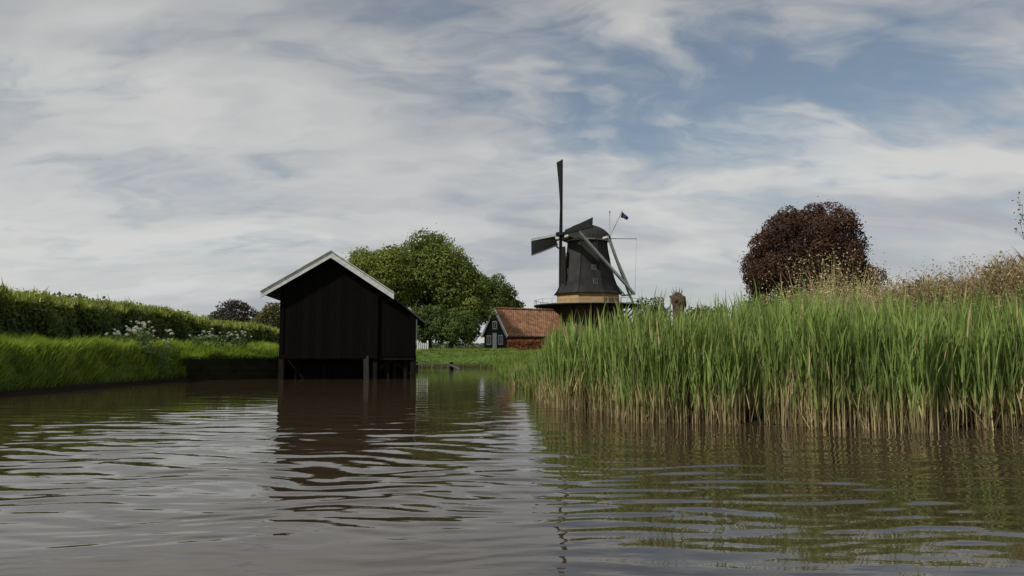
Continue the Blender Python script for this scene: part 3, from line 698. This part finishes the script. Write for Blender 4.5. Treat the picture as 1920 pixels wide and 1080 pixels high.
fast_mesh("foliage", V, F, M_red, np.repeat(np.array((.11, .042, .022))*(1-t)+np.array((.25, .11, .052))*t, 4, 0), parent=bhg)

# ------------------------------------------------------------ windmill
mc = (9.13, 90.0); nV = Vector((-.94, -.342, 0)); sH = Vector((-.342, .94, 0)).normalized()
rot = .055; sV = (sH*math.cos(rot)+Vector((0, 0, 1))*math.sin(rot)); uV = (Vector((0, 0, 1))*math.cos(rot)-sH*math.sin(rot))
wm = empty("windmill", (mc[0], mc[1], .9)); tag(wm, "dark tarred tower windmill with stage and four sails", "windmill")
def MP(a, bq, z): p = Vector((mc[0], mc[1], 0))+nV*a+sH*bq; return (p.x, p.y, z)
a8 = math.radians(22.5)
b = MB(); b.ring(mc, [(.6, 4.9), (3.2, 4.6), (6.1, 4.3)], 16, a0=a8); b.obj("brick_base", M_brick, wm)
b = MB(); b.ring(mc, [(6.25, 3.95), (7.0, 3.92), (7.50, 3.86), (7.55, 4.0), (7.62, 4.0)], 8, a0=a8); b.obj("ochre_band", M_ochre, wm)
bp_ = ((7.62, 4.25), (7.9, 3.95), (8.5, 3.62), (9.4, 3.3), (11, 2.88), (13.0, 2.52), (14.0, 2.42))
b = MB(); b.ring(mc, bp_, 8, a0=a8)
for k in range(8):
    a = a8+k*math.pi/4
    pts = [(mc[0]+(r+.03)*math.cos(a), mc[1]+(r+.03)*math.sin(a), z) for z, r in bp_]
    for p, q in zip(pts[:-1], pts[1:]): b.beam(p, q, .12, .1)
b.obj("body", M_mill, wm)
b = MB(); b.ring(mc, [(14.0, 2.55), (14.14, 2.6)], 24); b.obj("cap_ring", M_greywood, wm)
for k, (a, z) in enumerate(((-1.39, 10.6), (-1.39, 8.9), (-2.6, 10.2), (-.3, 11.6))):
    r = np.interp(z, [8.1, 9.2, 11, 13], [3.8, 3.35, 2.88, 2.52])*.935
    c = (mc[0]+r*math.cos(a), mc[1]+r*math.sin(a)); o_ = (math.cos(a), math.sin(a)); t_ = (-math.sin(a), math.cos(a))
    wi = MB(); wi.boxf(c, t_, o_, -.2, .2, -.1, .14, z-.28, z+.28); wo = wi.obj("window.%03d" % (10+k), M_glass, wm)
    fr = MB()
    fr.boxf(c, t_, o_, -.26, -.2, -.1, .17, z-.34, z+.34); fr.boxf(c, t_, o_, .2, .26, -.1, .17, z-.34, z+.34)
    fr.boxf(c, t_, o_, -.2, .2, -.1, .17, z+.28, z+.34); fr.boxf(c, t_, o_, -.2, .2, -.1, .17, z-.34, z-.28)
    fr.obj("frame.%03d" % (10+k), M_dgrey, wo)
b = MB(); b.ring(mc, [(6.1, 6.5), (6.25, 6.5)], 24)
for k in range(16):
    a = k*math.pi/8; b.beam((mc[0]+4.35*math.cos(a), mc[1]+4.35*math.sin(a), 4.2), (mc[0]+6.2*math.cos(a), mc[1]+6.2*math.sin(a), 6.05), .14, .14)
st = b.obj("stage", M_post, wm)
b = MB()
N_ = 24
for k in range(N_):
    a0_, a1_ = 2*math.pi*k/N_, 2*math.pi*(k+1)/N_; p = lambda a, z: (mc[0]+6.42*math.cos(a), mc[1]+6.42*math.sin(a), z)
    b.beam(p(a0_, 6.2), p(a0_, 6.9), .06, .06)
    for z in (6.3, 6.87): b.beam(p(a0_, z), p(a1_, z), .04, .05)
b.obj("railing", M_greywood, st)
b = MB(); NA, NB = 28, 10; vs = []
for j in range(NB+1):
    f = j/NB*math.pi/2
    for i in range(NA):
        a = 2*math.pi*i/NA
        rr = max(math.cos(f), .001)**1.0
        aa = 3.05*math.cos(a)*rr; bb = 2.5*math.sin(a)*rr
        hgt_ = 2.05*math.sin(f)*(1+.07*math.cos(a))
        vs.append(MP(aa, bb, 14.14+hgt_))
fs = [(j*NA+i, j*NA+(i+1) % NA, (j+1)*NA+(i+1) % NA, (j+1)*NA+i) for j in range(NB) for i in range(NA)]
b.add(vs, fs); cap = b.obj("cap", M_cap, wm, smooth=True)
b = MB(); b.boxf(mc, (nV.x, nV.y), (sH.x, sH.y), 2.9, 3.1, -1.1, 1.1, 14.1, 15.0); b.obj("front_board", M_dgrey, cap)
b = MB(); b.beam(MP(3.0, -4.3, 14.45), MP(3.0, 4.3, 14.45), .24, .28); b.beam(MP(-1.0, -3.5, 14.2), MP(-1.0, 3.5, 14.2), .22, .24); b.obj("crossbeam.001", M_pale, cap)
hub = Vector(MP(3.6, 0, 14.75))
b = MB(); b.beam(hub-nV*1.6+Vector((0, 0, -.1)), hub+nV*.45, .5, .5); b.obj("windshaft", M_sail, wm, bevel=.05)
Rl = 9.05
for k, (d_, t_) in enumerate(((uV, sV), (sV, -uV), (-uV, -sV), (-sV, uV))):
    off = nV*(.12 if k % 2 else -.12); h0 = hub+off
    sp = MB(); sp.beam(h0, h0+d_*Rl, .32, .32, nV, w2=.14, h2=.16)
    so = sp.obj("sail" + ("" if k == 0 else ".%03d" % k), M_greywood if k == 1 else M_sail, wm)
    wsc = (1.0, 1.15, 1.0, .6)[k]
    def SP(r, w, lift=0):
        f = (r-1.5)/(Rl-1.5); wd = ((.65+.95*f) if k != 1 else (1.05+.6*f))*wsc; pit = math.radians(22*(1-f)+2)
        return h0 + d_*r + t_*(w*wd*math.cos(pit)) - nV*(w*wd*math.sin(pit)+lift)
    pn = MB(); ns = 12
    for i in range(ns):
        r0 = 1.5+(Rl-1.55)*i/ns; r1 = 1.5+(Rl-1.55)*(i+1)/ns
        q = [SP(r0, .06), SP(r1, .06), SP(r1, 1), SP(r0, 1)]
        pn.hexa([p+nV*.03 for p in q]+[p+nV*.05 for p in q])
    pn.obj("sail_cloth" + ("" if k == 0 else ".%03d" % k), M_sail, so)
    la = MB()
    for i in range(ns*2+1):
        r0 = 1.5+(Rl-1.55)*i/(ns*2); la.beam(SP(r0, -.12), SP(r0, 1), .05, .05, nV)
    for w in (.36, .68): 
        for i in range(ns): la.beam(SP(1.5+(Rl-1.55)*i/ns, w), SP(1.5+(Rl-1.55)*(i+1)/ns, w), .05, .05, nV)
    la.obj("lattice" + ("" if k == 0 else ".%03d" % k), M_sail, so)
    ed = MB()
    for i in range(ns): ed.beam(SP(1.5+(Rl-1.55)*i/ns, 1.03), SP(1.5+(Rl-1.55)*(i+1)/ns, 1.03), .10, .12, nV)
    ed.obj("edge_board" + ("" if k == 0 else ".%03d" % k), M_dgrey if k == 1 else M_sail, so)
tb_ = MP(-5.8, 0, 7.5)
b = MB(); b.beam(MP(-2.9, 0, 14.6), tb_, .22, .22); b.beam((tb_[0], tb_[1], 7.6), (tb_[0]+.5, tb_[1]+.2, 6.4), .2, .2)
b.beam(MP(-5.6, -1.5, 7.7), MP(-5.6, 1.5, 7.7), .16, .16); b.obj("tail_pole", M_pale, wm)
k = 0
for (a, bb, z, be) in ((3.0, -4.2, 14.4, -1.45), (3.0, 4.2, 14.4, 1.45), (-1.0, -3.4, 14.2, -.9), (-1.0, 3.4, 14.2, .9), (-2.3, -1.6, 14.25, -.3)):
    th_ = (.27, .2, .18, .16, .14)[k]
    b = MB(); b.beam(MP(a, bb, z), MP(-5.6, be, 7.7), th_, th_); b.obj("brace" + ("" if k == 0 else ".%03d" % k), M_pale, wm); k += 1
b = MB(); b.beam(MP(-2.8, -.6, 14.3), MP(-2.8, -.6, 17.7), .07, .07); b.ring(MP(-2.8, -.6, 0)[:2], [(17.7, .1), (17.85, .12), (17.95, .03)], 8); b.obj("lightning_rod", M_greywood, wm)
b = MB(); b.beam(MP(-2.7, -.4, 14.5), MP(-6.8, 0, 14.75), .09, .09); b.beam(MP(-6.8, 0, 14.75), MP(-6.5, 0, 8.0), .03, .03); b.obj("hoist_boom", M_greywood, wm)
b = MB(); b.beam(MP(-2.8, -.3, 14.5), MP(-4.7, -.3, 18.1), .08, .08); fp = b.obj("flagpole", M_greywood, wm)
b = MB(); T = Vector(MP(-4.7, -.3, 18.0)); nseg = 6; vs = []
for i in range(nseg+1):
    f = i/nseg
    vs += [T+Vector((f*.8, .10*math.sin(f*7), -f*.8)), T+Vector((-.22, 0, -.7))+Vector((f*.75, .12*math.sin(f*7+.6), -f*.35))]
b.add(vs, [(2*i, 2*i+2, 2*i+3, 2*i+1) for i in range(nseg)]); b.obj("flag", M_flag, fp, smooth=True)

# ------------------------------------------------------------ camera, sun, sky
cam = bpy.data.cameras.new("camera"); cam.lens = 26.25; cam.sensor_width = 36; cam.clip_end = 6000; cam.clip_start = .05
co = bpy.data.objects.new("camera", cam); co.location = (0, 0, 1.0); co.rotation_euler = (R(90+4.7), 0, 0); link(co); scene.camera = co

S = Vector((-.54, -.45, .71)).normalized()
sl = bpy.data.lights.new("sun", 'SUN'); sl.energy = 4.2; sl.angle = R(3.0); sl.color = (1, .95, .86)
so = bpy.data.objects.new("sun", sl); so.rotation_euler = S.to_track_quat('Z', 'Y').to_euler(); so.location = (0, 0, 40); link(so)

w = bpy.data.worlds.new("World"); scene.world = w; w.use_nodes = True; T = w.node_tree; N = T.nodes; L = T.links; N.clear()
out = N.new('ShaderNodeOutputWorld'); bg = N.new('ShaderNodeBackground'); bg.inputs['Strength'].default_value = .1; L.new(bg.outputs[0], out.inputs[0])
sky = N.new('ShaderNodeTexSky'); sky.sky_type = 'NISHITA'; sky.sun_disc = False; sky.sun_elevation = math.asin(S.z); sky.sun_rotation = math.atan2(S.x, S.y)
sky.air_density = 1.0; sky.dust_density = .6
tc = N.new('ShaderNodeTexCoord'); sp = N.new('ShaderNodeSeparateXYZ'); L.new(tc.outputs['Generated'], sp.inputs[0])
def MA(op, a, b=None, c=None, clamp=False):
    m = N.new('ShaderNodeMath'); m.operation = op; m.use_clamp = clamp
    for i, v in enumerate((a, b, c)):
        if v is None: continue
        if isinstance(v, (int, float)): m.inputs[i].default_value = v
        else: L.new(v, m.inputs[i])
    return m.outputs[0]
def VM(op, a, b=None, sc=None):
    m = N.new('ShaderNodeVectorMath'); m.operation = op
    for i, v in enumerate((a, b)):
        if v is None: continue
        if isinstance(v, tuple): m.inputs[i].default_value = v
        else: L.new(v, m.inputs[i])
    if sc is not None: m.inputs['Scale'].default_value = sc
    return m
def NO(vec, scale, det=6, rough=.55, dist=0):
    n = N.new('ShaderNodeTexNoise'); n.inputs['Scale'].default_value = scale; n.inputs['Detail'].default_value = det; n.inputs['Roughness'].default_value = rough; n.inputs['Distortion'].default_value = dist
    L.new(vec, n.inputs['Vector']); return n
def MR(v, a, b, c=0, d=1):
    m = N.new('ShaderNodeMapRange'); m.interpolation_type = 'SMOOTHSTEP'
    m.inputs[1].default_value = a; m.inputs[2].default_value = b; m.inputs[3].default_value = c; m.inputs[4].default_value = d
    L.new(v, m.inputs[0]); return m.outputs[0]
zz = MA('ADD', MA('MAXIMUM', sp.outputs['Z'], 0.0), .30)
cb = N.new('ShaderNodeCombineXYZ'); L.new(MA('DIVIDE', sp.outputs['X'], zz), cb.inputs[0]); L.new(MA('DIVIDE', sp.outputs['Y'], zz), cb.inputs[1])
mp = N.new('ShaderNodeMapping'); mp.inputs['Rotation'].default_value = (0, 0, R(-42)); mp.inputs['Scale'].default_value = (.85, 1.6, 1); L.new(cb.outputs[0], mp.inputs[0])
wn = NO(mp.outputs[0], 1.2, 4)
wv_ = VM('SCALE', VM('SUBTRACT', wn.outputs['Color'], (.5, .5, .5)).outputs[0], sc=1.5)
pv = VM('ADD', mp.outputs[0], wv_.outputs[0]).outputs[0]
n1 = NO(pv, 2.1, 8, .54).outputs['Fac']; n2 = NO(pv, 1.0, 4, .5).outputs['Fac']; n3 = NO(pv, 5.2, 7, .55).outputs['Fac']
def blob(az, el, wx, hz, wt):
    a, e = R(az), R(el); c = (math.sin(a)*math.cos(e), math.cos(a)*math.cos(e), math.sin(e))
    v = VM('SUBTRACT', tc.outputs['Generated'], c).outputs[0]; v = VM('MULTIPLY', v, (1/wx, .6/wx, 1/hz)).outputs[0]
    return MR(VM('LENGTH', v).outputs['Value'], 0, 1.0, wt, 0)
bl = None
for args in ((14, 16.5, .44, .13, .32), (28, 21, .42, .18, .28), (4, 21, .32, .13, .26), (-22, 6.2, .18, .045, .26), (-31, 17.5, .24, .05, .16), (18, 9, .3, .05, .05), (-12, 13, .2, .035, .06), (30, 32, .4, .16, .15)):
    q = blob(*args); bl = q if bl is None else MA('ADD', bl, q)
dens = MA('SUBTRACT', MA('ADD', MA('MULTIPLY', n1, 1.35), MA('ADD', MA('MULTIPLY', n3, .65), -.24)), bl)
cov = MR(dens, .18, .76, .08, 1)
haze = MR(sp.outputs['Z'], 0.0, .18, .85, 0)
cov = MA('MAXIMUM', cov, haze)
shade = MA('ADD', MA('MULTIPLY', n2, .6), MA('MULTIPLY', n1, .4))
cr = N.new('ShaderNodeValToRGB'); e = cr.color_ramp.elements; e[0].position = .37; e[0].color = (.395, .415, .45, 1); e[1].position = .60; e[1].color = (.64, .645, .635, 1)
L.new(shade, cr.inputs[0])
cs = VM('SCALE', cr.outputs[0], sc=10.0)
zd = MR(sp.outputs['Z'], .12, .5, 1.0, .82)
cs2 = VM('SCALE', cs.outputs[0]); L.new(zd, cs2.inputs['Scale'])
mx = N.new('ShaderNodeMix'); mx.data_type = 'RGBA'; L.new(cov, mx.inputs['Factor'])
sk = VM('MULTIPLY', sky.outputs[0], (1.0, .92, .82)); L.new(sk.outputs[0], mx.inputs['A']); L.new(cs2.outputs[0], mx.inputs['B'])
L.new(mx.outputs['Result'], bg.inputs['Color'])

scene.view_settings.view_transform = 'Standard'; scene.view_settings.look = 'None'; scene.view_settings.exposure = 0
